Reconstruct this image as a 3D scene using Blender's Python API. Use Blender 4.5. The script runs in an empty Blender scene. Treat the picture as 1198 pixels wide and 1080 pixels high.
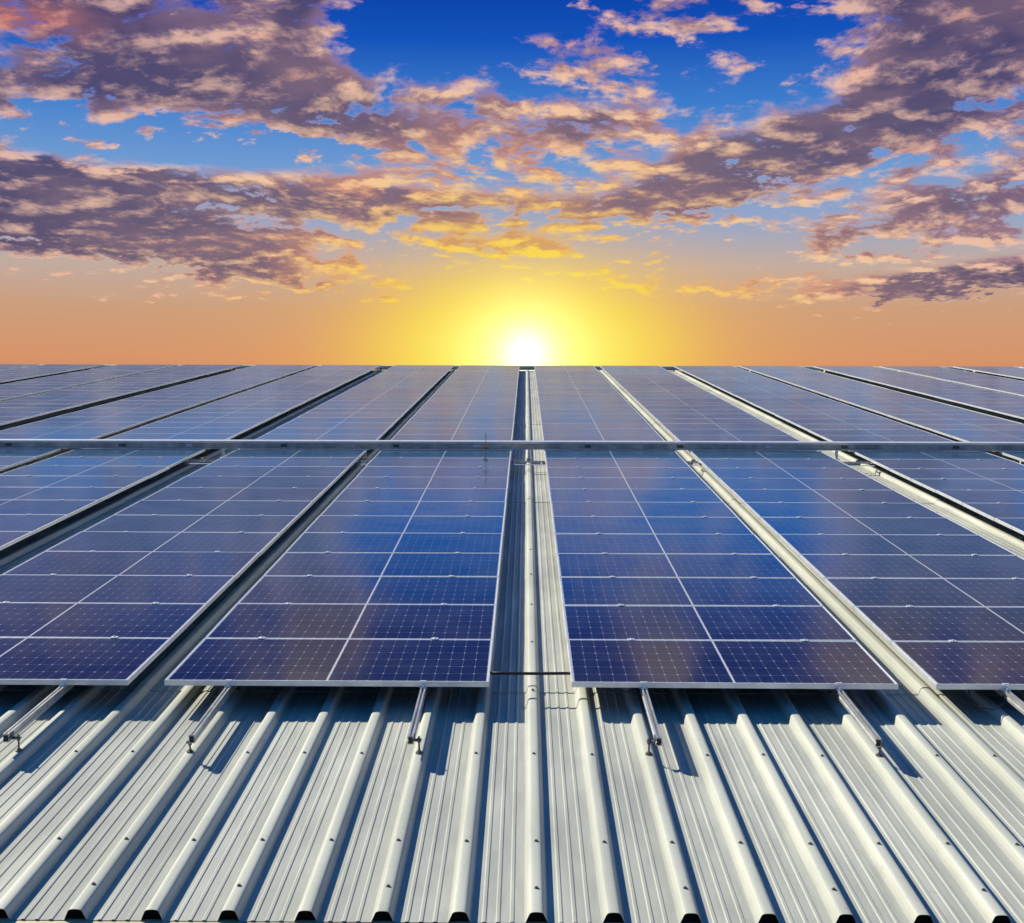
import bpy, bmesh, math, random
from mathutils import Matrix, Vector, Euler

random.seed(11)
S = bpy.context.scene
COL = S.collection
R = math.radians

# ------------------------------------------------------------------ roof frame
TILT = R(5.0)                      # roof pitch; X right, Y up the slope, Z normal
BASE = Vector((0, 0, 6.0))
ROOF = Matrix.Translation(BASE) @ Matrix.Rotation(TILT, 4, 'X')
PANEL_TOP = 0.2025                 # glass plane above the pans
RIB_H = 0.05
RIB_P = 0.330
RIB_X0 = 0.053
EAVE = 5.300
RIDGE = 46.85
CAM_H = 2.6615
MT = 0.035                         # module thickness
MW = 2.09
MP = 1.06                          # module pitch up the slope
ML = 1.047
Y0 = 8.145

# ------------------------------------------------------------------ helpers
def tag(o, label=None, cat=None, group=None, kind=None):
    if label: o['label'] = label
    if cat: o['category'] = cat
    if group: o['group'] = group
    if kind: o['kind'] = kind
    return o

def link(o, parent=None):
    COL.objects.link(o)
    if parent is not None:
        o.parent = parent
    return o

def empty(name, mat, parent=None):
    o = bpy.data.objects.new(name, None)
    o.empty_display_size = 0.2
    link(o, parent)
    o.matrix_world = mat if parent is None else mat
    return o

def bm_box(bm, x0, x1, y0, y1, z0, z1, mi=0):
    v = [bm.verts.new(p) for p in ((x0,y0,z0),(x1,y0,z0),(x1,y1,z0),(x0,y1,z0),(x0,y0,z1),(x1,y0,z1),(x1,y1,z1),(x0,y1,z1))]
    for f in ((0,3,2,1),(4,5,6,7),(0,1,5,4),(1,2,6,5),(2,3,7,6),(3,0,4,7)):
        fc = bm.faces.new([v[i] for i in f]); fc.material_index = mi
    return v

def bm_cyl(bm, cx, cy, z0, z1, r, n=10, mi=0, r1=None, rot=0):
    r1 = r if r1 is None else r1
    a = [bm.verts.new((cx+r*math.cos(2*math.pi*i/n+rot), cy+r*math.sin(2*math.pi*i/n+rot), z0)) for i in range(n)]
    b = [bm.verts.new((cx+r1*math.cos(2*math.pi*i/n+rot), cy+r1*math.sin(2*math.pi*i/n+rot), z1)) for i in range(n)]
    for i in range(n):
        j = (i+1) % n
        bm.faces.new((a[i], a[j], b[j], b[i])).material_index = mi
    bm.faces.new(b).material_index = mi
    bm.faces.new(a[::-1]).material_index = mi

def bm_extrude_y(bm, prof, y0, y1, closed=True, caps=True, mi=0, z0=0, z1=0):
    a = [bm.verts.new((x, y0, z+z0)) for x, z in prof]
    b = [bm.verts.new((x, y1, z+z1)) for x, z in prof]
    n = len(prof)
    for i in range(n if closed else n-1):
        j = (i+1) % n
        bm.faces.new((a[i], a[j], b[j], b[i])).material_index = mi
    if closed and caps:
        bm.faces.new(a[::-1]).material_index = mi
        bm.faces.new(b).material_index = mi

def bm_extrude_x(bm, prof, x0, x1, mi=0):
    a = [bm.verts.new((x0, y, z)) for y, z in prof]
    b = [bm.verts.new((x1, y, z)) for y, z in prof]
    n = len(prof)
    for i in range(n):
        j = (i+1) % n
        bm.faces.new((a[i], a[j], b[j], b[i])).material_index = mi
    bm.faces.new(a[::-1]); bm.faces.new(b)

def bm_tube(bm, pts, r, n=8):
    rings = []
    for i, p in enumerate(pts):
        p = Vector(p)
        d = (Vector(pts[min(i+1, len(pts)-1)]) - Vector(pts[max(i-1, 0)])).normalized()
        up = Vector((0, 0, 1)) if abs(d.z) < 0.9 else Vector((1, 0, 0))
        s = d.cross(up).normalized(); t = s.cross(d)
        rings.append([bm.verts.new(p + r*(math.cos(2*math.pi*k/n)*s + math.sin(2*math.pi*k/n)*t)) for k in range(n)])
    for a, b in zip(rings, rings[1:]):
        for k in range(n):
            bm.faces.new((a[k], a[(k+1) % n], b[(k+1) % n], b[k]))
    bm.faces.new(rings[0]); bm.faces.new(rings[-1][::-1])

def mesh(name, bm, mats, smooth=False, fix=True):
    if fix: bmesh.ops.recalc_face_normals(bm, faces=bm.faces)
    me = bpy.data.meshes.new(name)
    bm.to_mesh(me); bm.free()
    for m in (mats if isinstance(mats, (list, tuple)) else [mats]): me.materials.append(m)
    if smooth:
        for p in me.polygons: p.use_smooth = True
    return me

def obj(name, me, parent=None, mat=None):
    o = bpy.data.objects.new(name, me)
    link(o, parent)
    if mat is not None:
        o.matrix_world = mat       # top-level: world; child: set as local below
    return o

def child(name, me, parent, loc=(0, 0, 0), rot=(0, 0, 0)):
    o = bpy.data.objects.new(name, me)
    link(o, parent)
    o.location = loc; o.rotation_euler = rot
    return o

def roof_at(x, y, z, rx=0, ry=0, rz=0):
    return ROOF @ Matrix.Translation((x, y, z)) @ Euler((rx, ry, rz)).to_matrix().to_4x4()

# ------------------------------------------------------------------ node expression helper
class X:
    def __init__(s, nt, v): s.nt, s.v = nt, v
    def _op(s, op, *a):
        n = s.nt.nodes.new('ShaderNodeMath'); n.operation = op
        for i, q in enumerate((s,)+a):
            if isinstance(q, X):
                if isinstance(q.v, (int, float)): n.inputs[i].default_value = q.v
                else: s.nt.links.new(q.v, n.inputs[i])
            else: n.inputs[i].default_value = q
        return X(s.nt, n.outputs[0])
    def __add__(s, o): return s._op('ADD', o)
    __radd__ = __add__
    def __sub__(s, o): return s._op('SUBTRACT', o)
    def __rsub__(s, o): return (s*-1.0)+o
    def __mul__(s, o): return s._op('MULTIPLY', o)
    __rmul__ = __mul__
    def __truediv__(s, o): return s._op('DIVIDE', o)
    def __neg__(s): return s*-1.0
    def f(s, op, *a): return s._op(op, *a)
    def clamp(s):
        r = s._op('ADD', 0.0); r.v.node.use_clamp = True; return r
    def smooth(s, a, b, lo=0.0, hi=1.0):
        n = s.nt.nodes.new('ShaderNodeMapRange'); n.interpolation_type = 'SMOOTHSTEP'
        s.nt.links.new(s.v, n.inputs[0])
        n.inputs[1].default_value, n.inputs[2].default_value = a, b
        n.inputs[3].default_value, n.inputs[4].default_value = lo, hi
        return X(s.nt, n.outputs[0])

def srgb(r, g, b):
    def c(v):
        v /= 255.0
        return v/12.92 if v <= 0.04045 else ((v+0.055)/1.055)**2.4
    return (c(r), c(g), c(b), 1.0)

def combine(nt, x, y, z):
    n = nt.nodes.new('ShaderNodeCombineXYZ')
    for i, q in enumerate((x, y, z)):
        if isinstance(q, X): nt.links.new(q.v, n.inputs[i])
        else: n.inputs[i].default_value = q
    return n.outputs[0]

def noise(nt, vec, scale, detail=4, rough=0.55, dist=0.0, color=False):
    n = nt.nodes.new('ShaderNodeTexNoise')
    if vec is not None: nt.links.new(vec, n.inputs['Vector'])
    n.inputs['Scale'].default_value = scale
    n.inputs['Detail'].default_value = detail
    n.inputs['Roughness'].default_value = rough
    n.inputs['Distortion'].default_value = dist
    return X(nt, n.outputs[0])

def mixc(nt, fac, a, b, mode='MIX'):
    n = nt.nodes.new('ShaderNodeMix'); n.data_type = 'RGBA'; n.blend_type = mode
    if isinstance(fac, X): nt.links.new(fac.v, n.inputs[0])
    else: n.inputs[0].default_value = fac
    for i, q in ((6, a), (7, b)):
        if isinstance(q, (tuple, list)): n.inputs[i].default_value = q if len(q) == 4 else (*q, 1)
        else: nt.links.new(q, n.inputs[i])
    return n.outputs[2]

def new_mat(name):
    m = bpy.data.materials.new(name); m.use_nodes = True
    nt = m.node_tree
    b = nt.nodes['Principled BSDF']
    return m, nt, b

def ramp(nt, fac, stops):
    n = nt.nodes.new('ShaderNodeValToRGB')
    nt.links.new(fac.v, n.inputs[0])
    cr = n.color_ramp
    while len(cr.elements) < len(stops): cr.elements.new(0.5)
    for e, (p, c) in zip(cr.elements, stops):
        e.position = p; e.color = c
    return n.outputs[0]

# ------------------------------------------------------------------ materials
def mat_metal(name, col, rough=0.4, metallic=0.0, var=0.08, scale=6.0, bump=0.0, spec=0.5):
    m, nt, b = new_mat(name)
    tc = nt.nodes.new('ShaderNodeTexCoord').outputs['Object']
    n = noise(nt, tc, scale, 5, 0.6)
    f = n.smooth(0.3, 0.7)
    lo = tuple(c*(1-var*1.6) for c in col); hi = tuple(min(1, c*(1+var)) for c in col)
    nt.links.new(mixc(nt, f, lo, hi), b.inputs['Base Color'])
    n2 = noise(nt, tc, scale*9, 3, 0.5)
    nt.links.new((n2*0.2+(rough-0.1)).v, b.inputs['Roughness'])
    b.inputs['Metallic'].default_value = metallic
    b.inputs['Specular IOR Level'].default_value = spec
    if bump:
        bn = nt.nodes.new('ShaderNodeBump'); bn.inputs['Strength'].default_value = bump
        bn.inputs['Distance'].default_value = 0.002
        nt.links.new(n2.v, bn.inputs['Height']); nt.links.new(bn.outputs[0], b.inputs['Normal'])
    return m

ALU = mat_metal('anodised_aluminium', (0.84, 0.86, 0.88), 0.36, 0.4, 0.06, 12)
RAIL = mat_metal('mill_aluminium', (0.62, 0.62, 0.60), 0.38, 0.6, 0.12, 9, 0.2)
TRAY = mat_metal('galvanised_tray', (0.66, 0.58, 0.50), 0.5, 0.1, 0.2, 5, 0.2)
STEEL = mat_metal('dark_weathered_steel', (0.16, 0.15, 0.14), 0.5, 0.4, 0.25, 30)
RUBBER = mat_metal('black_rubber', (0.018, 0.018, 0.020), 0.6, 0.0, 0.2, 20)
RIB_DARK = mat_metal('black_rib_opening', (0.006, 0.006, 0.007), 0.9, 0.0, 0.2, 20, spec=0.1)  # black for the shade inside the open rib ends
RUST = mat_metal('rusty_red_steel', (0.30, 0.10, 0.05), 0.7, 0.1, 0.25, 30)
CREAM = mat_metal('cream_painted_gutter', (0.62, 0.52, 0.33), 0.5, 0.0, 0.12, 3)
WALLM = mat_metal('cream_rendered_wall', (0.50, 0.45, 0.36), 0.8, 0.0, 0.12, 1.5)

def make_roof_mat():
    m, nt, b = new_mat('pale_coated_roof_sheet')
    tc = nt.nodes.new('ShaderNodeTexCoord').outputs['Object']
    sep = nt.nodes.new('ShaderNodeSeparateXYZ'); nt.links.new(tc, sep.inputs[0])
    x, y, z = (X(nt, sep.outputs[i]) for i in range(3))
    big = noise(nt, combine(nt, x*0.9, y*0.35, z), 1.0, 4, 0.6)
    streak = noise(nt, combine(nt, x*26.0, y*0.9, z*4.0), 1.0, 5, 0.65)
    speck = noise(nt, tc, 55.0, 4, 0.7)
    # sheet to sheet tone, each sheet three ribs wide
    sid = ((x+0.05)/(RIB_P*3)).f('FLOOR')
    wn = nt.nodes.new('ShaderNodeTexWhiteNoise'); wn.noise_dimensions = '1D'
    nt.links.new(sid.v, wn.inputs['W'])
    sh = X(nt, wn.outputs['Value'])
    c = mixc(nt, big.smooth(0.3, 0.7), (0.46, 0.47, 0.415), (0.64, 0.645, 0.57))
    c = mixc(nt, streak.smooth(0.50, 0.75)*0.5, c, (0.33, 0.33, 0.28))
    c = mixc(nt, speck.smooth(0.56, 0.74)*0.45, c, (0.27, 0.24, 0.19))
    c = mixc(nt, sh*0.12, c, (0.42, 0.44, 0.40))
    # dirt and run marks in the pans, also painting their contrast to sunlit ribs
    pan = z.smooth(0.006, 0.030, 1.0, 0.0)
    grime_shade = noise(nt, combine(nt, x*5.0, y*0.7, 0.0), 1.0, 6, 0.68)
    c = mixc(nt, pan*(grime_shade.smooth(0.36, 0.66)*0.42+0.16), c, (0.27, 0.275, 0.265))
    spots = noise(nt, combine(nt, x*14.0, y*9.0, 3.0), 1.0, 4, 0.7)
    c = mixc(nt, spots.smooth(0.66, 0.74)*0.35, c, (0.22, 0.18, 0.13))
    nt.links.new(c, b.inputs['Base Color'])
    nt.links.new((speck*0.16+streak*0.15+0.32).v, b.inputs['Roughness'])
    b.inputs['Metallic'].default_value = 0.0
    b.inputs['Specular IOR Level'].default_value = 0.22
    bn = nt.nodes.new('ShaderNodeBump'); bn.inputs['Strength'].default_value = 0.25
    bn.inputs['Distance'].default_value = 0.004
    wav = noise(nt, combine(nt, x*9.0, y*2.2, z), 1.0, 3, 0.5)
    nt.links.new((wav+speck*0.08).v, bn.inputs['Height']); nt.links.new(bn.outputs[0], b.inputs['Normal'])
    return m
ROOFM = make_roof_mat()

def make_cell_mat():
    """half-cut cells: 2 x 12 columns, 6 rows, pale gaps, diamonds at the cut corners; UV is in metres"""
    m, nt, b = new_mat('solar_glass_over_cells')
    uvn = nt.nodes.new('ShaderNodeUVMap'); uvn.uv_map = 'metres'
    sep = nt.nodes.new('ShaderNodeSeparateXYZ'); nt.links.new(uvn.outputs[0], sep.inputs[0])
    u, v = X(nt, sep.outputs[0]), X(nt, sep.outputs[1])      # u from -MW/2, v from -ML/2
    cw, ch = 0.0850, 0.1690
    au = u.f('ABSOLUTE') - 0.006
    iu = au/cw; iv = v/ch
    fu = iu - iu.f('FLOOR'); fv = iv - iv.f('FLOOR')
    du = (fu - 0.5).f('ABSOLUTE')*-1.0 + 0.5                 # distance to the cell edge, in cells
    dv = (fv - 0.5).f('ABSOLUTE')*-1.0 + 0.5
    dum = du*cw; dvm = dv*ch
    gap = (dum.f('LESS_THAN', 0.0010)).f('MAXIMUM', dvm.f('LESS_THAN', 0.0014))
    dia = (dum+dvm).f('LESS_THAN', 0.0085)
    mid = (u.f('ABSOLUTE')).f('LESS_THAN', 0.0075)
    edge = (u.f('ABSOLUTE').f('GREATER_THAN', MW/2-0.0195)).f('MAXIMUM', v.f('ABSOLUTE').f('GREATER_THAN', 3*ch))
    # busbars along the long side: thin silver lines
    bb = (v/(ch/9.0)); bb = (bb - bb.f('FLOOR') - 0.5).f('ABSOLUTE').f('LESS_THAN', 0.035)
    oi = nt.nodes.new('ShaderNodeObjectInfo')
    rnd = X(nt, oi.outputs['Random'])
    cid = combine(nt, iu.f('FLOOR')*u.f('SIGN'), iv.f('FLOOR'), rnd*50.0)
    wn = nt.nodes.new('ShaderNodeTexWhiteNoise'); nt.links.new(cid, wn.inputs['Vector'])
    cv = X(nt, wn.outputs['Value'])
    base = mixc(nt, cv, (0.0014, 0.0028, 0.014), (0.0020, 0.0048, 0.025))
    base = mixc(nt, rnd*0.5, base, (0.006, 0.006, 0.030))
    base = mixc(nt, bb*0.10, base, (0.30, 0.33, 0.40))
    base = mixc(nt, gap*0.42, base, (0.40, 0.43, 0.52))
    base = mixc(nt, dia*0.85, base, (0.55, 0.57, 0.62))
    base = mixc(nt, edge*0.9, base, (0.60, 0.62, 0.66))
    base = mixc(nt, mid*0.95, base, (0.62, 0.64, 0.68))
    tc = nt.nodes.new('ShaderNodeTexCoord').outputs['Object']
    # thin uneven dust film
    ad = nt.nodes.new('ShaderNodeVectorMath'); ad.operation = 'ADD'
    nt.links.new(tc, ad.inputs[0]); nt.links.new(combine(nt, rnd*40.0, rnd*17.0, 0.0), ad.inputs[1])
    dust = noise(nt, ad.outputs[0], 1.7, 6, 0.65)
    base = mixc(nt, dust.smooth(0.35, 0.8)*0.012+0.001, base, (0.32, 0.30, 0.30))
    nt.links.new(base, b.inputs['Base Color'])
    b.inputs['Roughness'].default_value = 0.6
    b.inputs['Specular IOR Level'].default_value = 0.0
    bn = nt.nodes.new('ShaderNodeBump'); bn.inputs['Strength'].default_value = 0.06
    bn.inputs['Distance'].default_value = 0.02
    wob = noise(nt, ad.outputs[0], 2.2, 2, 0.5)
    nt.links.new(wob.v, bn.inputs['Height'])
    # azure painted in at flat angles, standing in for reflected blue sky
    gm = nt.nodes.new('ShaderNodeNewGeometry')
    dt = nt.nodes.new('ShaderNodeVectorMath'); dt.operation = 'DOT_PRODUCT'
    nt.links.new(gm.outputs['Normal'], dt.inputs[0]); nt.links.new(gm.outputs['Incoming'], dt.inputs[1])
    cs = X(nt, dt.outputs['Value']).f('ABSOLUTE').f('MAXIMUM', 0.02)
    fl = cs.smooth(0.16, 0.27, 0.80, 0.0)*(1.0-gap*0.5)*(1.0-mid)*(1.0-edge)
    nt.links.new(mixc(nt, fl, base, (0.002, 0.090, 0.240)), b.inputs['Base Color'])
    # anti-reflection film: the mirror image comes back bluish
    gl = nt.nodes.new('ShaderNodeBsdfGlossy')
    nt.links.new(mixc(nt, rnd, (0.64, 0.83, 1.0), (0.80, 0.87, 0.95)), gl.inputs['Color'])
    nt.links.new((dust*0.10+0.05).v, gl.inputs['Roughness'])
    nt.links.new(bn.outputs[0], gl.inputs['Normal'])
    fr = nt.nodes.new('ShaderNodeFresnel'); fr.inputs['IOR'].default_value = 1.85
    nt.links.new(bn.outputs[0], fr.inputs['Normal'])
    mx = nt.nodes.new('ShaderNodeMixShader')
    nt.links.new((X(nt, fr.outputs[0])*1.0).v, mx.inputs[0])
    nt.links.new(b.outputs[0], mx.inputs[1]); nt.links.new(gl.outputs[0], mx.inputs[2])
    # thin dust layer, strengthened at flat angles to paint haze over the far rows
    low = v.smooth(-ML/2+0.012, -ML/2+0.07, 0.012, 0.0)
    film = (low+(dust.smooth(0.3, 0.75)*0.007+0.004)/cs).f('MINIMUM', 0.5)
    df = nt.nodes.new('ShaderNodeBsdfDiffuse'); df.inputs['Color'].default_value = (0.40, 0.43, 0.46, 1)
    m2 = nt.nodes.new('ShaderNodeMixShader'); nt.links.new(film.v, m2.inputs[0])
    nt.links.new(mx.outputs[0], m2.inputs[1]); nt.links.new(df.outputs[0], m2.inputs[2])
    nt.links.new(m2.outputs[0], nt.nodes['Material Output'].inputs['Surface'])
    return m
CELL = make_cell_mat()

# ------------------------------------------------------------------ solar panel meshes
def frame_geo(bm, ox=0, oy=0, oz=0, mi=0):
    w, l, t = MW/2, ML/2, MT
    f = 0.012
    bm_box(bm, ox-w, ox+w, oy-l, oy-l+f, oz, oz+t, mi)
    bm_box(bm, ox-w, ox+w, oy+l-f, oy+l, oz, oz+t, mi)
    bm_box(bm, ox-w, ox-w+f, oy-l+f, oy+l-f, oz, oz+t, mi)
    bm_box(bm, ox+w-f, ox+w, oy-l+f, oy+l-f, oz, oz+t, mi)

def glass_geo(bm, ox=0, oy=0, oz=0, mi=0):
    uv = bm.loops.layers.uv.get('metres') or bm.loops.layers.uv.new('metres')
    w, l = MW/2-0.012, ML/2-0.012
    v = bm_box(bm, ox-w, ox+w, oy-l, oy+l, oz+MT-0.008, oz+MT-0.0015, mi)
    for vv in v:
        for lp in vv.link_loops:
            lp[uv].uv = (vv.co.x-ox, vv.co.y-oy)

def frame_front():
    bm = bmesh.new(); frame_geo(bm)
    bmesh.ops.bevel(bm, geom=[e for e in bm.edges], offset=0.0012, segments=1, affect='EDGES')
    return mesh('panel_frame', bm, ALU)
def glass_front():
    bm = bmesh.new(); glass_geo(bm); return mesh('panel_glass', bm, CELL)
def whole_panel():
    bm = bmesh.new(); glass_geo(bm, mi=1); frame_geo(bm, mi=0)
    return mesh('solar_panel_whole', bm, [ALU, CELL])

# columns: left edge X of each, pairs with a narrow slot, wide gangways between pairs
RIGHT = [0.30, 2.632, 5.245, 7.577, 10.19, 12.522, 15.135, 17.467]
LEFT = [-0.23-MW, -2.557-MW, -5.155-MW, -7.487-MW, -10.085-MW, -12.417-MW, -15.015-MW, -17.347-MW]
ORD = ['first', 'second', 'third', 'fourth', 'fifth', 'sixth', 'seventh', 'eighth', 'ninth', 'tenth', 'eleventh', 'twelfth',
       'thirteenth', 'fourteenth', 'fifteenth', 'sixteenth', 'seventeenth', 'eighteenth', 'nineteenth', 'twentieth',
       'twenty-first', 'twenty-second', 'twenty-third', 'twenty-fourth']
columns = [(x, 'right', i) for i, x in enumerate(RIGHT)] + [(x, 'left', i) for i, x in enumerate(LEFT)]
NF, NR = 12, 24
YR0 = Y0 + NF*MP + 0.24            # rear array starts behind the tray

# camera in the roof frame
F = 1530.0
yaw = math.atan(16.0/F); pitch = math.atan(194.0/F)
CAM_LOCAL = Matrix.Translation((0, 0, CAM_H)) @ Matrix.Rotation(yaw, 4, 'Z') @ Matrix.Rotation(math.pi/2 - pitch, 4, 'X') @ Matrix.Rotation(R(0.1), 4, 'Z')
CAM_INV = CAM_LOCAL.inverted()
def proj(x, y, z):
    p = CAM_INV @ Vector((x, y, z))
    return 599 + F*p.x/-p.z, 540 - F*p.y/-p.z

def shown_area(x, y):
    """clipped pixel area of a panel's top"""
    pts = [proj(x+a, y+b, PANEL_TOP) for a, b in ((0, 0), (MW, 0), (MW, ML), (0, ML))]
    def clip(poly, f, inter):
        out = []
        for i in range(len(poly)):
            p, q = poly[i], poly[(i+1) % len(poly)]
            if f(p): out.append(p)
            if f(p) != f(q): out.append(inter(p, q))
        return out
    for X0, s in ((0, 1), (1198, -1)):
        if not pts: break
        pts = clip(pts, lambda p: (p[0]-X0)*s >= 0, lambda p, q: (X0, p[1]+(q[1]-p[1])*(X0-p[0])/(q[0]-p[0])))
    if len(pts) < 3: return 0
    return abs(sum(pts[i][0]*pts[(i+1) % len(pts)][1]-pts[(i+1) % len(pts)][0]*pts[i][1] for i in range(len(pts))))/2

slots = []
for (cx, side, ci) in columns:
    for r in range(NF+NR):
        y = Y0 + r*MP if r < NF else YR0 + (r-NF)*MP
        slots.append([shown_area(cx, y), cx, y, side, ci, r])
vis = sorted([s for s in slots if s[0] > 0.5], key=lambda s: -s[0])
ind = vis[:300]
keep = {(s[3], s[4], s[5]) for s in ind}
rest = [s for s in slots if (s[3], s[4], s[5]) not in keep]
print('panels in view', len(vis), 'individual', len(ind), 'rest', len(rest))

FR, GL, WH = frame_front(), glass_front(), whole_panel()
GRP = 'solar panels laid in rows over the roof'
for area, cx, y, side, ci, r in sorted(ind, key=lambda s: (s[5], s[1])):
    if r < NF:
        lab = f'solar panel in the {ORD[r]} row from the front, {ORD[ci]} column {side} of centre gangway'
    else:
        lab = f'solar panel in the {ORD[r-NF]} row behind the tray, {ORD[ci]} column {side} of centre gangway'
    jit = (R(random.gauss(0, 0.10)), R(random.gauss(0, 0.10)), 0)
    mw = roof_at(cx+MW/2+random.uniform(-.0015, .0015), y+ML/2, PANEL_TOP-MT, *jit)
    if r < NF + 3:
        t = bpy.data.objects.new('solar_panel', None); link(t); t.matrix_world = mw
        child('frame', FR, t); child('glass', GL, t)
    else:
        t = bpy.data.objects.new('solar_panel', WH); link(t); t.matrix_world = mw
    tag(t, lab, 'solar panel', GRP)

bm = bmesh.new()
bm.loops.layers.uv.new('metres')
for area, cx, y, side, ci, r in rest:
    ox, oy = cx+MW/2, y+ML/2
    glass_geo(bm, ox, oy, PANEL_TOP-MT, 1); frame_geo(bm, ox, oy, PANEL_TOP-MT, 0)
o = obj('solar_panels', mesh('solar_panels', bm, [ALU, CELL]), None, ROOF)
tag(o, 'remaining dark blue solar panels crowded into the far rows along the ridge', 'solar panels', None, 'stuff')

# ------------------------------------------------------------------ mounting rails
def rail_profile():
    w, h = 0.017, 0.050
    s, d = 0.006, 0.018
    return [(-w, 0), (w, 0), (w, .018), (w-.005, .021), (w-.005, .029), (w, .032), (w, h), (s, h), (s, h-.005), (w-.006, h-.007), (w-.006, h-d),
            (-w+.006, h-d), (-w+.006, h-.007), (-s, h-.005), (-s, h), (-w, h), (-w, .032), (-w+.005, .029), (-w+.005, .021), (-w, .018)]
RAIL_Z = PANEL_TOP - MT - 0.050
RAIL_Y = 7.20
def rail_mesh(name, length):
    bm = bmesh.new(); bm_extrude_y(bm, rail_profile(), 0, length); return mesh(name, bm, RAIL)
RAIL_F = rail_mesh('rail_front', Y0+NF*MP-RAIL_Y-0.02)
RAIL_R = rail_mesh('rail_rear', NR*MP+0.1)
bm = bmesh.new()
bm_box(bm, -.0130, .0130, -.003, -.0002, .006, .042)
END_DARK = mesh('rail_end_dark', bm, RUBBER)  # black plate painting the dark of the open rail end
bm = bmesh.new()                     # mid clamp: saddle plate and bolt head
bm_box(bm, -.025, .025, -.021, .021, .0006, .0042)
bm_cyl(bm, 0, 0, .0042, .0115, .0075, 6)
bm_box(bm, -.022, .022, -.0055, .0055, -.034, .0006)
MIDC = mesh('mid_clamp', bm, ALU)
bm = bmesh.new()                     # end clamp: Z-shaped piece gripping the front frame
bm_box(bm, -.02, .02, -.004, .014, .0006, .0042)
bm_box(bm, -.02, .02, -.0075, -.0012, -.0345, .0042)
bm_box(bm, -.02, .02, -.032, -.0075, -.0345, -.030)
bm_cyl(bm, 0, -.019, -.030, -.016, .008, 6)
ENDC = mesh('end_clamp', bm, ALU)

def foot_mesh(dx):
    """hanger bolt on a rib crown, with an L-bracket reaching up to the rail; dx = rail x minus rib x; origin on rail bottom"""
    h = RAIL_Z - RIB_H
    bm = bmesh.new()
    x = -dx
    bm_cyl(bm, x, 0, -h+.0005, -h+.007, .021, 14)           # washer
    bm_cyl(bm, x, 0, -h+.007, -h+.016, .012, 6)
    bm_cyl(bm, x, 0, -h+.016, .004 if abs(dx) < .03 else .034, .0055, 8)
    if abs(dx) < 0.03:
        bm_box(bm, x-.018, x+.018, -.016, .016, -.012, -.0005)
        bm_cyl(bm, x, 0, -.026, -.012, .011, 6)
    else:
        s = 1 if dx > 0 else -1
        a, b = sorted((x-.014*s, -s*.0175))
        bm_box(bm, a, b, -.018, .018, .008, .013)
        a, b = sorted((-s*.0175, -s*.0225))
        bm_box(bm, a, b, -.018, .018, .013, .046)
        bm_cyl(bm, x, 0, .013, .023, .011, 6)
        bm_cyl(bm, x, 0, -.004, .008, .011, 6)
    return mesh('rail_foot', bm, STEEL)

def rib_near(x):
    return RIB_X0 + round((x-RIB_X0)/RIB_P)*RIB_P
special = {('left', 0): (-1.905, -0.652), ('left', 1): (-4.18, -2.972), ('right', 0): (0.765, 2.012), ('right', 1): (3.075, 4.31)}
rails = []
for cx, side, ci in columns:
    xs = special.get((side, ci), (cx+0.44, cx+1.65))
    for k, x in enumerate(sorted(xs)):
        rails.append((x, side, ci, 'left' if k == 0 else 'right'))
foot_cache = {}
clamp_n = 0
for x, side, ci, hand in rails:
    if proj(x, 19.5, 0.15)[0] < -120 or proj(x, 19.5, 0.15)[0] > 1320: vis_front = False
    else: vis_front = True
    if vis_front:
        rr = obj('mounting_rail', RAIL_F, None, roof_at(x, RAIL_Y, RAIL_Z))
        tag(rr, f'aluminium rail under {hand} half of the {ORD[ci]} panel column {side} of centre gangway', 'mounting rail', 'mounting rails under the front panels')
        px, py = proj(x, RAIL_Y, 0.14)
        if -200 < px < 1400:
            child('end_dark', END_DARK, rr)
        dx = round(x-rib_near(x), 3)
        if abs(dx) > 0.09: dx = math.copysign(0.06, dx)
        if dx not in foot_cache: foot_cache[dx] = foot_mesh(dx)
        nf = 0
        for j in range(11):
            yy = 0.045 + j*1.216
            if j > 0 and not (abs(px-600) < 700): continue
            child('rail_foot', foot_cache[dx], rr, (0, yy, 0))
        if abs(px-600) < 750:
            child('end_clamp', ENDC, rr, (0, Y0-RAIL_Y, PANEL_TOP-RAIL_Z))
        for r in range(1, NF):
            yy = Y0 + r*MP - (MP-ML)/2
            q = proj(x, yy, PANEL_TOP)
            if -20 < q[0] < 1218:
                child('mid_clamp', MIDC, rr, (0, yy-RAIL_Y, PANEL_TOP-RAIL_Z)); clamp_n += 1
    rr = obj('mounting_rail', RAIL_R, None, roof_at(x, YR0-0.05, RAIL_Z))
    tag(rr, f'rear rail behind tray, {hand} half of {ORD[ci]} panel column {side} of centre gangway', 'mounting rail', 'mounting rails under the rear panels')
    dx = round(x-rib_near(x), 3)
    if abs(dx) > 0.09: dx = math.copysign(0.06, dx)
    if dx not in foot_cache: foot_cache[dx] = foot_mesh(dx)
    child('rail_foot', foot_cache[dx], rr, (0, 0.3, 0)); child('rail_foot', foot_cache[dx], rr, (0, 24.6, 0))

# ------------------------------------------------------------------ building: roof sheets, ridge, gutter, walls
wh = bpy.data.objects.new('warehouse', None); link(wh); wh.matrix_world = ROOF
tag(wh, 'long shed with a pale ribbed sheet metal roof carrying the panels', 'building')

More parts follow.
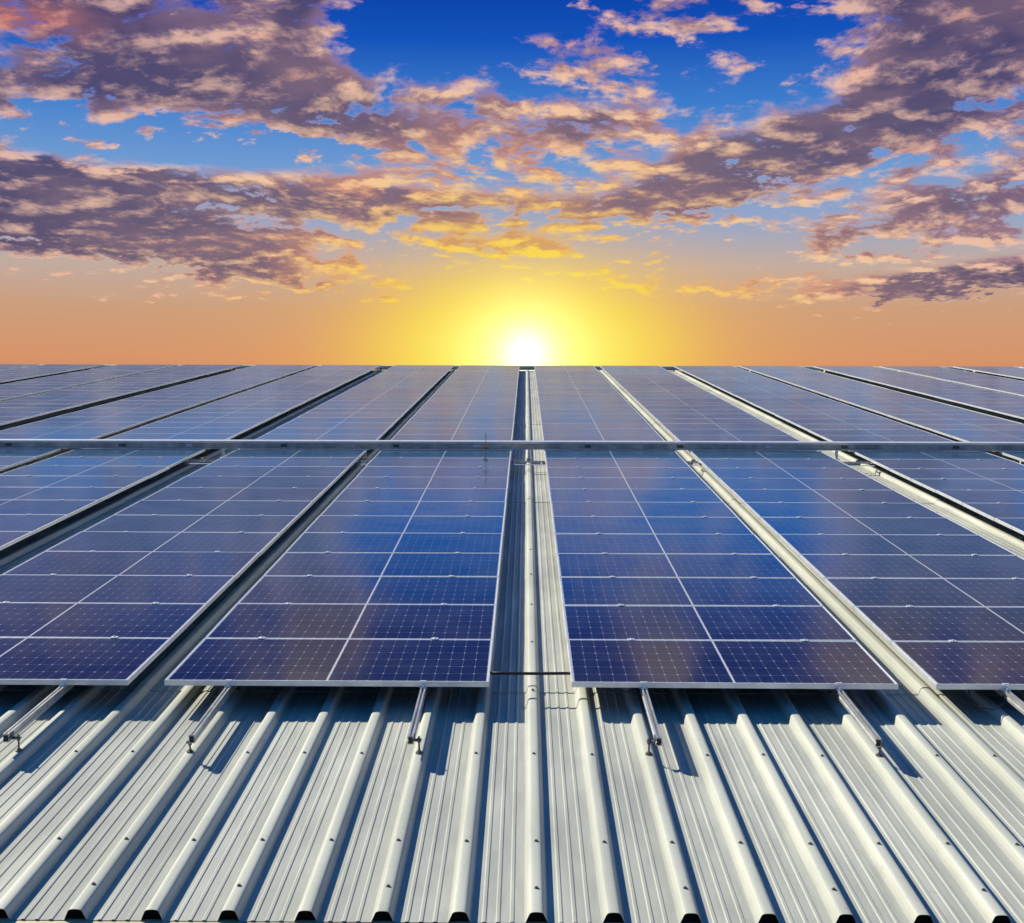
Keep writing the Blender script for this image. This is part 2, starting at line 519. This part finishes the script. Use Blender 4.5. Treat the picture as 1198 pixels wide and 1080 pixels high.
XL, XR = RIB_X0 - 68.5*RIB_P, RIB_X0 + 68.5*RIB_P
def roof_profile():
    pts = []
    n0 = -68
    for n in range(n0, 69):
        c = RIB_X0 + n*RIB_P
        lap = (n % 3 == 0)
        # flat before rib is made by the joins; minor swages between ribs
        p = [(-.052, 0), (-.048, .0015), (-.0315, RIB_H-.011), (-.0285, RIB_H-.0065), (-.0235, RIB_H-.003), (-.016, RIB_H-.0009),
             (-.006, RIB_H), (.006, RIB_H), (.016, RIB_H-.0009), (.0235, RIB_H-.003), (.0285, RIB_H-.0065), (.0315, RIB_H-.011)]
        if lap: p += [(.0485, .0022), (.0495, .0022), (.0495, 0)]
        else: p += [(.047, .0012), (.052, 0)]
        pts += [(c+a, z) for a, z in p]
        for q in (0.105, 0.165, 0.225):          # three shallow swages in every pan
            pts += [(c+q-.011, 0), (c+q-.006, .0042), (c+q+.006, .0042), (c+q+.011, 0)]
    return pts
PROF = roof_profile()
secs = [EAVE, 8.56, 16.75, 27.05, 37.2, RIDGE]
bm = bmesh.new()
for i in range(len(secs)-1):
    y0, y1 = secs[i], secs[i+1] + (0.15 if i < len(secs)-2 else 0)
    zl = 0.0 if i == 0 else 0.006
    a = [bm.verts.new((x, y0, z+zl)) for x, z in PROF]
    # upper end of a sheet passes just below the next one
    b = [bm.verts.new((x, y1, z)) for x, z in PROF]
    for k in range(len(PROF)-1):
        bm.faces.new((a[k], a[k+1], b[k+1], b[k]))
    c = [bm.verts.new((x, y0, z+zl-(.0012 if i == 0 else .0052))) for x, z in PROF]   # lip of the sheet
    a2 = [bm.verts.new((x, y0, z+zl)) for x, z in PROF]
    for k in range(len(PROF)-1):
        bm.faces.new((c[k], c[k+1], a2[k+1], a2[k]))
roof_me = mesh('roof_sheets', bm, ROOFM, fix=False)
for p in roof_me.polygons:
    if p.normal.z > 0.2 and p.center.z > RIB_H-.0115: p.use_smooth = True
roof = child('roof', roof_me, wh)
# far slope beyond the ridge
bm = bmesh.new()
a = [bm.verts.new((x, RIDGE, z)) for x, z in PROF]
b = [bm.verts.new((x, RIDGE+38, z-38*math.tan(2*TILT))) for x, z in PROF]
for k in range(len(PROF)-1): bm.faces.new((a[k], a[k+1], b[k+1], b[k]))
child('far_roof_slope', mesh('far_roof_slope', bm, ROOFM), wh)
bm = bmesh.new()
prof = [(RIDGE-.22, .052), (RIDGE-.21, .060), (RIDGE-.12, .066), (RIDGE-.11, .160), (RIDGE, .180), (RIDGE+.11, .155), (RIDGE+.12, .050), (RIDGE+.25, .015), (RIDGE+.25, .005), (RIDGE, .040), (RIDGE-.21, .050)]
bm_extrude_x(bm, prof, XL, XR)
child('ridge_cap', mesh('ridge_cap', bm, ROOFM), wh)
# black plugs standing in for the dark inside the open rib ends
bm = bmesh.new()
bm_extrude_y(bm, [(a, z) for a, z in ((-.046, .0), (-.0302, RIB_H-.0125), (-.022, RIB_H-.006), (-.012, RIB_H-.003), (.012, RIB_H-.003), (.022, RIB_H-.006), (.0302, RIB_H-.0125), (.046, .0))], EAVE+.015, EAVE+.06)
RIB_END = mesh('rib_end_dark', bm, RIB_DARK)
for n in range(-14, 15):
    child('rib_end_dark', RIB_END, roof, (RIB_X0 + n*RIB_P, 0, 0))
# gutter in front of and under the sheet ends
bm = bmesh.new()
g = [(EAVE-.15, -.02), (EAVE-.148, -.008), (EAVE-.138, -.008), (EAVE-.138, -.15), (EAVE+.02, -.15), (EAVE+.02, -.012), (EAVE+.023, -.012), (EAVE+.023, -.153), (EAVE-.15, -.153)]
bm_extrude_x(bm, g, XL, XR)
child('gutter', mesh('gutter', bm, CREAM), wh)
bm = bmesh.new()
bm_box(bm, XL, XR, EAVE-.045, EAVE+.028, -.006, -.003)
child('eave_flashing', mesh('eave_flashing', bm, CREAM), wh)
# walls under the eaves
W2L = Matrix.Rotation(-TILT, 4, 'X')
bm = bmesh.new()
def wallbox(x0, x1, y0, y1, zt, zb):
    bm_box(bm, x0, x1, y0, y1, zb, zt)
bm_box(bm, XL+.3, XR-.3, EAVE+.03, EAVE+.25, -7.5, -.16)
for sx in (XL+.3, XR-.5):
    v = [(sx, EAVE+.25, -7.5), (sx+.2, EAVE+.25, -7.5), (sx+.2, RIDGE, -11.5), (sx, RIDGE, -11.5)]
    tpv = [(sx, EAVE+.25, -.16), (sx+.2, EAVE+.25, -.16), (sx+.2, RIDGE, -.16), (sx, RIDGE, -.16)]
    vs = [bm.verts.new(p) for p in v+tpv]
    for f in ((0,3,2,1),(4,5,6,7),(0,1,5,4),(1,2,6,5),(2,3,7,6),(3,0,4,7)): bm.faces.new([vs[i] for i in f])
child('wall', mesh('shed_wall', bm, WALLM), wh)

# screws through the rib crowns
bm = bmesh.new()
bm_cyl(bm, 0, 0, 0, .002, .0105, 12); bm_cyl(bm, 0, 0, .002, .008, .0065, 6)
SCR = mesh('roof_screw', bm, STEEL)
foot_ribs = {round(rib_near(x), 2) for x, *_ in rails}
cnt = 0
for j, y in enumerate([5.534, 6.026, 7.242]):
    for n in range(-9, 10):
        if j == 0 and n % 2: continue
        x = RIB_X0 + n*RIB_P
        if j == 2 and round(x, 2) in foot_ribs: continue
        p = proj(x, y, RIB_H)
        if -10 < p[0] < 1208 and cnt < 60:
            child('roof_screw', SCR, roof, (x+random.uniform(-.004, .004), y+random.uniform(-.008, .008), RIB_H), (R(random.uniform(-4, 4)), R(random.uniform(-4, 4)), random.random())); cnt += 1
for x in (RIB_X0, ):
    for y in (8.458, 9.674, 10.89, 12.106, 13.322, 16.9):
        child('roof_screw', SCR, roof, (x, y, RIB_H+.004)); cnt += 1
for x in (RIB_X0+14*RIB_P, RIB_X0+15*RIB_P, RIB_X0+7*RIB_P, RIB_X0-15*RIB_P):
    for y in (10.89, 13.322, 15.754, 18.186):
        child('roof_screw', SCR, roof, (x, y, RIB_H+.004)); cnt += 1

# ------------------------------------------------------------------ cable tray across the roof
TY = Y0 + NF*MP + 0.03
TZ0, TZ1 = PANEL_TOP+0.004, PANEL_TOP+0.132
def tray():
    t = bpy.data.objects.new('cable_tray', None); link(t); t.matrix_world = ROOF
    tag(t, 'long grey metal cable tray running across the roof between both arrays', 'cable tray')
    x0, x1 = -19.4, 19.55
    bm = bmesh.new()
    d = 0.16
    # channel body with folded lower lip and recessed web
    pr = [(TY, TZ0), (TY+d, TZ0), (TY+d, TZ1-.02), (TY+.014, TZ1-.02), (TY+.014, TZ0+.032), (TY, TZ0+.028)]
    bm_extrude_x(bm, pr, x0, x1)
    child('channel', mesh('tray_channel', bm, TRAY), t)
    n = 13
    w = (x1-x0)/n
    for i in range(n):
        bm = bmesh.new()
        bm_box(bm, x0+i*w+.002, x0+(i+1)*w-.002, TY-.012, TY+d+.012, TZ1-.018, TZ1)
        bm_box(bm, x0+i*w+.002, x0+(i+1)*w-.002, TY-.012, TY-.009, TZ1-.032, TZ1-.018)
        child('lid', mesh('tray_lid', bm, ALU), t)
    bm = bmesh.new()
    bm_box(bm, x0, x1, TY-.016, TY-.002, TZ0-.001, TZ0+.012)
    child('lower_lip', mesh('tray_lip', bm, RAIL), t)
    # joint plates, bolts
    for k in range(26):
        x = x0 + 0.7 + k*1.5 + random.uniform(-.25, .25)
        bm = bmesh.new()
        bm_box(bm, x-.05, x+.05, TY-.004, TY+.0138, TZ0+.034, TZ0+.075)
        for s in (-.03, .03):
            bm_box(bm, x+s-.008, x+s+.008, TY-.012, TY-.004, TZ0+.046, TZ0+.062)
        child('joint_plate', mesh('joint_plate', bm, STEEL if k % 3 else ALU), t)
    # legs standing on the ribs in every gangway and slot
    gaps = [(-0.23, 0.30), (4.722, 5.245), (-5.155, -4.647), (2.39, 2.632), (-2.557, -2.32), (9.667, 10.19), (-10.085, -9.577), (7.335, 7.577), (-7.487, -7.245)]
    for a, b in gaps:
        for r in range(-60, 60):
            rx = RIB_X0 + r*RIB_P
            if a-.02 < rx < b+.02 or (b-a < .3 and abs(rx-(a+b)/2) < RIB_P/2):
                bm = bmesh.new()
                bm_box(bm, rx-.020, rx+.020, TY+.03, TY+.07, RIB_H+.004, TZ0)
                bm_box(bm, rx-.045, rx+.045, TY-.02, TY+.11, RIB_H+.0055, RIB_H+.012)
                child('leg', mesh('tray_leg', bm, ALU), t)
                break
    return t
tray()

# cross struts that tie the panel columns a little in front of the tray
bm = bmesh.new()
def strut(a, b, label):
    bm = bmesh.new()
    y = 19.75
    z0 = PANEL_TOP-MT-.030
    bm_box(bm, a+.004, b-.004, y, y+.040, z0, z0+.003)
    bm_box(bm, a+.004, b-.004, y+.037, y+.040, z0+.003, z0+.028)
    bm_box(bm, a+.004, b-.004, y-.24, y-.17, z0-.004, z0)
    for q in (a+.05, (a+b)/2, b-.05):
        bm_cyl(bm, q, y+.018, z0+.003, z0+.020, .014, 6)
    for q in (a+.06, b-.06):
        bm_box(bm, q-.012, q+.012, y-.20, y+.02, z0-.006, z0-.001)
    o = obj('tie_strut', mesh('tie_strut', bm, RAIL), None, ROOF)
    tag(o, label, 'strut', 'tie struts in the gaps in front of the tray')
strut(-0.23, 0.30, 'aluminium tie strut crossing the centre gangway in front of the tray')
strut(4.722, 5.245, 'aluminium tie strut in the wide gangway right of the centre one')
strut(-5.155, -4.647, 'aluminium tie strut in the wide gangway left of the centre one')
strut(2.39, 2.632, 'short aluminium tie strut in the narrow slot just right of centre gangway')
strut(-2.557, -2.32, 'short aluminium tie strut in the narrow slot just left of centre gangway')

# black earthing cable across the centre gangway near the front
def cable(name, pts, r, label, mat=RUBBER, cat='cable', group=None):
    bm = bmesh.new(); bm_tube(bm, pts, r)
    o = obj(name, mesh(name, bm, mat, True), None, ROOF)
    tag(o, label, cat, group)
    return o
zc = PANEL_TOP-.022
cable('earth_cable', [(-.236, 8.42, zc), (-.15, 8.42, zc-.001), (.03, 8.421, zc-.003), (.2, 8.42, zc-.001), (.306, 8.42, zc)], .0105,
      'thick black cable stretched across the centre gangway by the front panels')
cable('loose_cable', [(2.86, 8.22, .160), (2.84, 8.12, .120), (2.87, 8.03, .092), (2.95, 8.00, .082), (3.03, 8.06, .100), (3.06, 8.15, .13)], .0042,
      'thin black cable looping out under the front edge of the right panels')
cable('loose_cable', [(.50, 8.17, .158), (.56, 8.13, .150), (.66, 8.125, .150), (.74, 8.14, .155)], .0042,
      'thin black cable tucked under the first panel right of centre gangway')

# thin reddish rod standing in front of the tray
bm = bmesh.new()
bm_cyl(bm, 0, 0, 0, .40, .0055, 8)
bm_cyl(bm, 0, 0, 0, .012, .03, 12)
bm_box(bm, -.05, .05, -.012, .012, .17, .19)
rod = obj('marker_rod', mesh('marker_rod', bm, RUST), None, roof_at(-0.60, 19.60, PANEL_TOP+.0006))
tag(rod, 'thin rusty upright rod standing on a panel in front of the cable tray', 'rod')

# ------------------------------------------------------------------ ground far below
def ground():
    m, nt, b = new_mat('dry_ground')
    tc = nt.nodes.new('ShaderNodeTexCoord').outputs['Object']
    n = noise(nt, tc, .05, 8, .6); n2 = noise(nt, tc, 1.5, 5, .6)
    c = mixc(nt, n.smooth(.35, .65), (.10, .11, .05), (.22, .18, .12))
    c = mixc(nt, n2.smooth(.4, .8)*.5, c, (.15, .13, .10))
    nt.links.new(c, b.inputs['Base Color']); b.inputs['Roughness'].default_value = .95
    bm = bmesh.new()
    s = 6000
    bm.faces.new([bm.verts.new(p) for p in ((-s, -s, 0), (s, -s, 0), (s, s, 0), (-s, s, 0))])
    o = obj('ground', mesh('ground', bm, m)); tag(o, kind='structure')
ground()

# ------------------------------------------------------------------ light
k_x, k_y = 1.14, 1.04                           # travel of light per unit drop, roof frame
d_roof = Vector((k_x, -k_y, -1)).normalized()
d_w = (ROOF.to_3x3() @ d_roof).normalized()
sun = bpy.data.lights.new('sun', 'SUN'); sun.energy = 5.0; sun.angle = R(0.5); sun.color = (1.0, 0.945, 0.77)
so = bpy.data.objects.new('sun', sun); link(so)
so.rotation_euler = d_w.to_track_quat('-Z', 'Y').to_euler(); so.location = (-30, 30, 40)
to_sun = -d_w
sun_el = math.asin(to_sun.z); sun_az = math.atan2(to_sun.x, to_sun.y)

# ------------------------------------------------------------------ sky
def world():
    w = bpy.data.worlds.new('World'); S.world = w; w.use_nodes = True
    nt = w.node_tree
    bg = nt.nodes['Background']
    tc = nt.nodes.new('ShaderNodeTexCoord').outputs['Generated']
    sep = nt.nodes.new('ShaderNodeSeparateXYZ'); nt.links.new(tc, sep.inputs[0])
    x, y, z = (X(nt, sep.outputs[i]) for i in range(3))
    U = x.f('ARCTAN2', y)*1.53
    V = z.f('MAXIMUM', -1.0).f('MINIMUM', 1.0).f('ARCSINE')*1.53
    # clear sky by elevation
    st = [(0.0, srgb(95, 85, 80)), (.12, srgb(216, 148, 106)), (.20, srgb(204, 158, 124)), (.27, srgb(192, 172, 162)), (.34, srgb(146, 166, 200)),
          (.42, srgb(112, 156, 210)), (.52, srgb(62, 126, 205)), (.62, srgb(20, 84, 186)), (.70, srgb(8, 64, 168)), (.80, srgb(8, 60, 150)), (1.0, srgb(10, 60, 145))]
    # ramp position = (V+.03)/.72
    base = ramp(nt, (V+0.03)/0.72, st)
    # physically based sky takes over well above the picture
    sk = nt.nodes.new('ShaderNodeTexSky'); sk.sky_type = 'NISHITA'; sk.sun_disc = False
    sk.sun_elevation = sun_el; sk.sun_rotation = sun_az
    sk.air_density = 1.6; sk.dust_density = 0.3; sk.ozone_density = 3.0
    sc = nt.nodes.new('ShaderNodeVectorMath'); sc.operation = 'SCALE'; nt.links.new(sk.outputs[0], sc.inputs[0]); sc.inputs['Scale'].default_value = 0.070
    tint = mixc(nt, 1.0, sc.outputs[0], (0.06, 0.86, 1.70, 1), 'MULTIPLY')
    base = mixc(nt, V.smooth(0.75, 1.25)*0.85, base, tint)
    # away from the sunset the lower sky is dull blue
    back = y.smooth(0.35, 0.90, 1.0, 0.0)
    base = mixc(nt, back*0.9, base, (0.006, 0.10, 0.32, 1))
    # glow of the low sun seen over the ridge
    dv = V - 0.066
    r = (U*U + dv*dv).f('SQRT')
    rw = (U*U*0.42 + dv*dv*1.9).f('SQRT')
    rm = (U*U*0.62 + dv*dv*2.0).f('SQRT')
    front = y.smooth(-0.2, 0.3)
    def gau(q, s, p=2.0): return (-((q/s).f('POWER', p))).f('EXPONENT')
    base = mixc(nt, gau(rw, 0.155)*0.75*front, base, srgb(252, 186, 84))
    base = mixc(nt, gau(rm, 0.140, 3.0)*0.92*front, base, srgb(255, 220, 66))
    base = mixc(nt, gau(rm, 0.092, 2.0)*0.92*front, base, srgb(252, 252, 120))

    # clouds
    k = (z.f('MAXIMUM', 0.0)+0.20)
    px, py = x/k, y/k*0.95
    P = combine(nt, px, py, 0.0)
    warp = nt.nodes.new('ShaderNodeTexNoise'); nt.links.new(P, warp.inputs['Vector']); warp.inputs['Scale'].default_value = 1.6; warp.inputs['Detail'].default_value = 3
    wv = nt.nodes.new('ShaderNodeVectorMath'); wv.operation = 'MULTIPLY_ADD'
    nt.links.new(warp.outputs['Color'], wv.inputs[0]); wv.inputs[1].default_value = (.22, .22, 0); nt.links.new(P, wv.inputs[2])
    Pw = wv.outputs[0]
    def shift(vec, dx, dy):
        n = nt.nodes.new('ShaderNodeVectorMath'); n.operation = 'ADD'; nt.links.new(vec, n.inputs[0]); n.inputs[1].default_value = (dx, dy, 0); return n.outputs[0]
    def clouds(sx, sy, det):
        a = noise(nt, shift(Pw, sx, sy), 11.0, det, 0.62)
        b = noise(nt, shift(Pw, sx, sy), 2.6, 3, 0.55)
        return (a*0.62 + b*0.38 - 0.5)*1.45 + 0.5
    n1 = clouds(0, 0, 7)
    n2 = clouds(0, 0.045, 5)
    # slow sideways waver of the banks
    wob = noise(nt, P, 1.3, 3, 0.6)
    Ub = U + (wob-0.5)*0.22
    Vb = V + (n1-0.5)*0.10
    def blob(px_, py_, sx, sy, amp, rot=0.0):
        du = Ub - (px_-615)/1000.0; dvv = Vb - (480-py_)/1000.0
        if rot:
            c, s = math.cos(R(rot)), math.sin(R(rot))
            du, dvv = du*c + dvv*s, dvv*c - du*s
        du = du/(sx/1000.0); dvv = dvv/(sy/1000.0)
        return (-(du*du+dvv*dvv)).f('EXPONENT')*amp
    blobs = [(90, 45, 190, 60, .26, -8), (120, 235, 260, 42, .28, -6), (130, 290, 220, 30, .20, -6), (330, 110, 150, 30, .17, -4), (120, 135, 200, 26, .16, 0),
             (420, 160, 120, 24, .14, -8),
             (1150, 40, 150, 60, .26, 14), (1060, 130, 150, 42, .27, 14), (960, 180, 120, 30, .16, 8), (830, 215, 110, 32, .24, 10), (1130, 340, 180, 22, .30, 4),
             (1120, 250, 140, 34, .17, 6), (650, 75, 110, 40, .14, 6), (640, 160, 140, 18, .09, 0), (600, 245, 170, 16, .12, 0), (620, 285, 120, 10, .10, 0),
             (430, 240, 120, 22, .14, 0), (690, 5, 60, 18, .15, 0), (950, 10, 110, 16, .14, 0), (840, 250, 120, 12, .10, 0), (940, 280, 120, 16, .10, 0), (360, 330, 160, 10, .10, -4),
             # clear places
             (520, 45, 110, 45, -.15, 0), (820, 85, 120, 40, -.16, 0), (480, 200, 500, 130, .025, 0), (800, 200, 400, 130, .015, 0), (220, 192, 200, 16, -.24, 2), (900, 130, 60, 30, -.06, 0), (760, 300, 130, 18, -.12, 0),
             (30, 175, 90, 14, -.12, 0), (650, 130, 260, 90, .02, 0), (520, 215, 60, 10, -.06, 4), (610, 60, 60, 10, .08, 0), (230, 300, 160, 16, .10, -4), (40, 262, 120, 34, .10, 0), (700, 150, 90, 16, .12, 4), (560, 130, 90, 14, .10, 0),
             # banks above the picture, seen only as reflections in the glass
             (350, -140, 42, 190, .50, 0), (262, -60, 30, 90, .28, 0), (420, -330, 60, 120, .3, 0), (70, -330, 50, 160, .34, 0), (-120, -200, 90, 200, .30, 0), (775, -90, 45, 90, .36, 0), (1030, -130, 55, 150, .40, 0), (620, -150, 90, 200, -.30, 0), (860, -330, 80, 240, -.2, 0), (230, -200, 50, 200, -.2, 0), (1250, -220, 140, 200, .2, 0)]
    Bf = None
    amp_k = 0.92
    for q in blobs:
        e = blob(q[0], q[1], q[2], q[3], q[4]*amp_k, q[5]); Bf = e if Bf is None else Bf + e
    lowc = V.smooth(0.075, 0.15, -0.34, 0.0)        # no cloud close over the ridge
    high = V.smooth(0.50, 0.60, 0.0, -0.12)
    d1 = n1 + Bf + lowc + high
    alpha = d1.smooth(0.50, 0.65)
    bank = Bf.smooth(0.06, 0.20)
    thick = (d1.smooth(0.53, 0.66)*(bank*0.35+0.55)).f('MAXIMUM', bank*d1.smooth(0.555, 0.615))
    lit = ((n1-n2)*(6.5-bank*3.0) + 0.16 - bank*0.10 + gau(rw, 0.21)*0.30).clamp()
    dist = (U*U*0.7 + dv*dv*1.6).f('SQRT')
    rim = ramp(nt, dist/0.6, [(0.0, srgb(255, 250, 110)), (.24, srgb(255, 222, 70)), (.36, srgb(255, 204, 110)), (.52, srgb(255, 208, 160)), (.72, srgb(246, 198, 168)), (1.0, srgb(230, 186, 172))])
    tone = noise(nt, P, 4.0, 4, .6)
    rimw = mixc(nt, tone.smooth(.52, .72)*0.6, rim, srgb(248, 160, 120))
    midt = ramp(nt, dist/0.6, [(0.0, srgb(255, 232, 90)), (.28, srgb(252, 190, 80)), (.42, srgb(240, 158, 104)), (.65, srgb(196, 142, 140)), (1.0, srgb(150, 120, 150))])
    glint = ((n1-n2)*7.0 + 0.42 - d1.smooth(0.56, 0.70)*0.25).clamp()
    rimw = mixc(nt, glint, midt, rimw)
    dark = ramp(nt, dist/0.6, [(0.0, srgb(250, 190, 90)), (.24, srgb(186, 138, 112)), (.40, srgb(128, 104, 118)), (.65, srgb(100, 86, 112)), (1.0, srgb(72, 66, 106))])
    dark2 = mixc(nt, tone.smooth(.4, .65)*0.5, dark, srgb(140, 112, 124))
    body = mixc(nt, (thick*(1.0-lit*0.85)).clamp(), rimw, dark2)
    hot = gau((((U-(60-615)/1000.0)*0.5).f('POWER', 2.0)+((V-0.415)*2.2).f('POWER', 2.0)).f('SQRT'), 0.040)*tone.smooth(.4, .6)
    body = mixc(nt, hot.clamp()*(0.25+lit*0.6), body, srgb(246, 132, 92))
    # overhead, out of the picture: clouds tinted blue to colour the shade below
    over = V.smooth(0.55, 0.8)
    body = mixc(nt, over.f('MAXIMUM', back)*0.9, body, (0.025, 0.17, 0.46, 1))
    belt = V.smooth(0.50, 0.60)*V.smooth(0.80, 1.05, 1.0, 0.0)*(1.0-back)
    body = mixc(nt, belt, body, (0.56, 0.42, 0.40, 1))  # unseen cloud belt brightened to show as patches in the glass
    a2 = alpha*(1.0 - over*0.25)
    col = mixc(nt, a2*0.96, base, body)
    # the sun itself, bright through thin cloud
    core = gau(r, 0.028)*1.3 + gau(r, 0.062)*0.45
    addc = mixc(nt, 1.0, combine(nt, core*front, core*front, core*front*0.75), (1.0, 0.98, 0.8, 1), 'MULTIPLY')
    col = mixc(nt, 1.0, col, addc, 'ADD')
    nt.links.new(col, bg.inputs[0]); bg.inputs[1].default_value = 0.785
    w.cycles.sampling_method = 'MANUAL'; w.cycles.sample_map_resolution = 1024
world()

# ------------------------------------------------------------------ camera
cam = bpy.data.cameras.new('camera'); cam.sensor_width = 36; cam.sensor_fit = 'HORIZONTAL'
cam.lens = F/1198*36; cam.clip_end = 20000; cam.clip_start = 0.05
co = bpy.data.objects.new('camera', cam); link(co)
co.matrix_world = ROOF @ CAM_LOCAL
S.camera = co

S.render.engine = 'CYCLES'
S.view_settings.view_transform = 'Standard'
S.view_settings.look = 'None'
S.view_settings.exposure = 0.35
S.view_settings.gamma = 1.0
S.view_settings.use_curve_mapping = False
S.cycles.max_bounces = 6
S.cycles.use_denoising = True
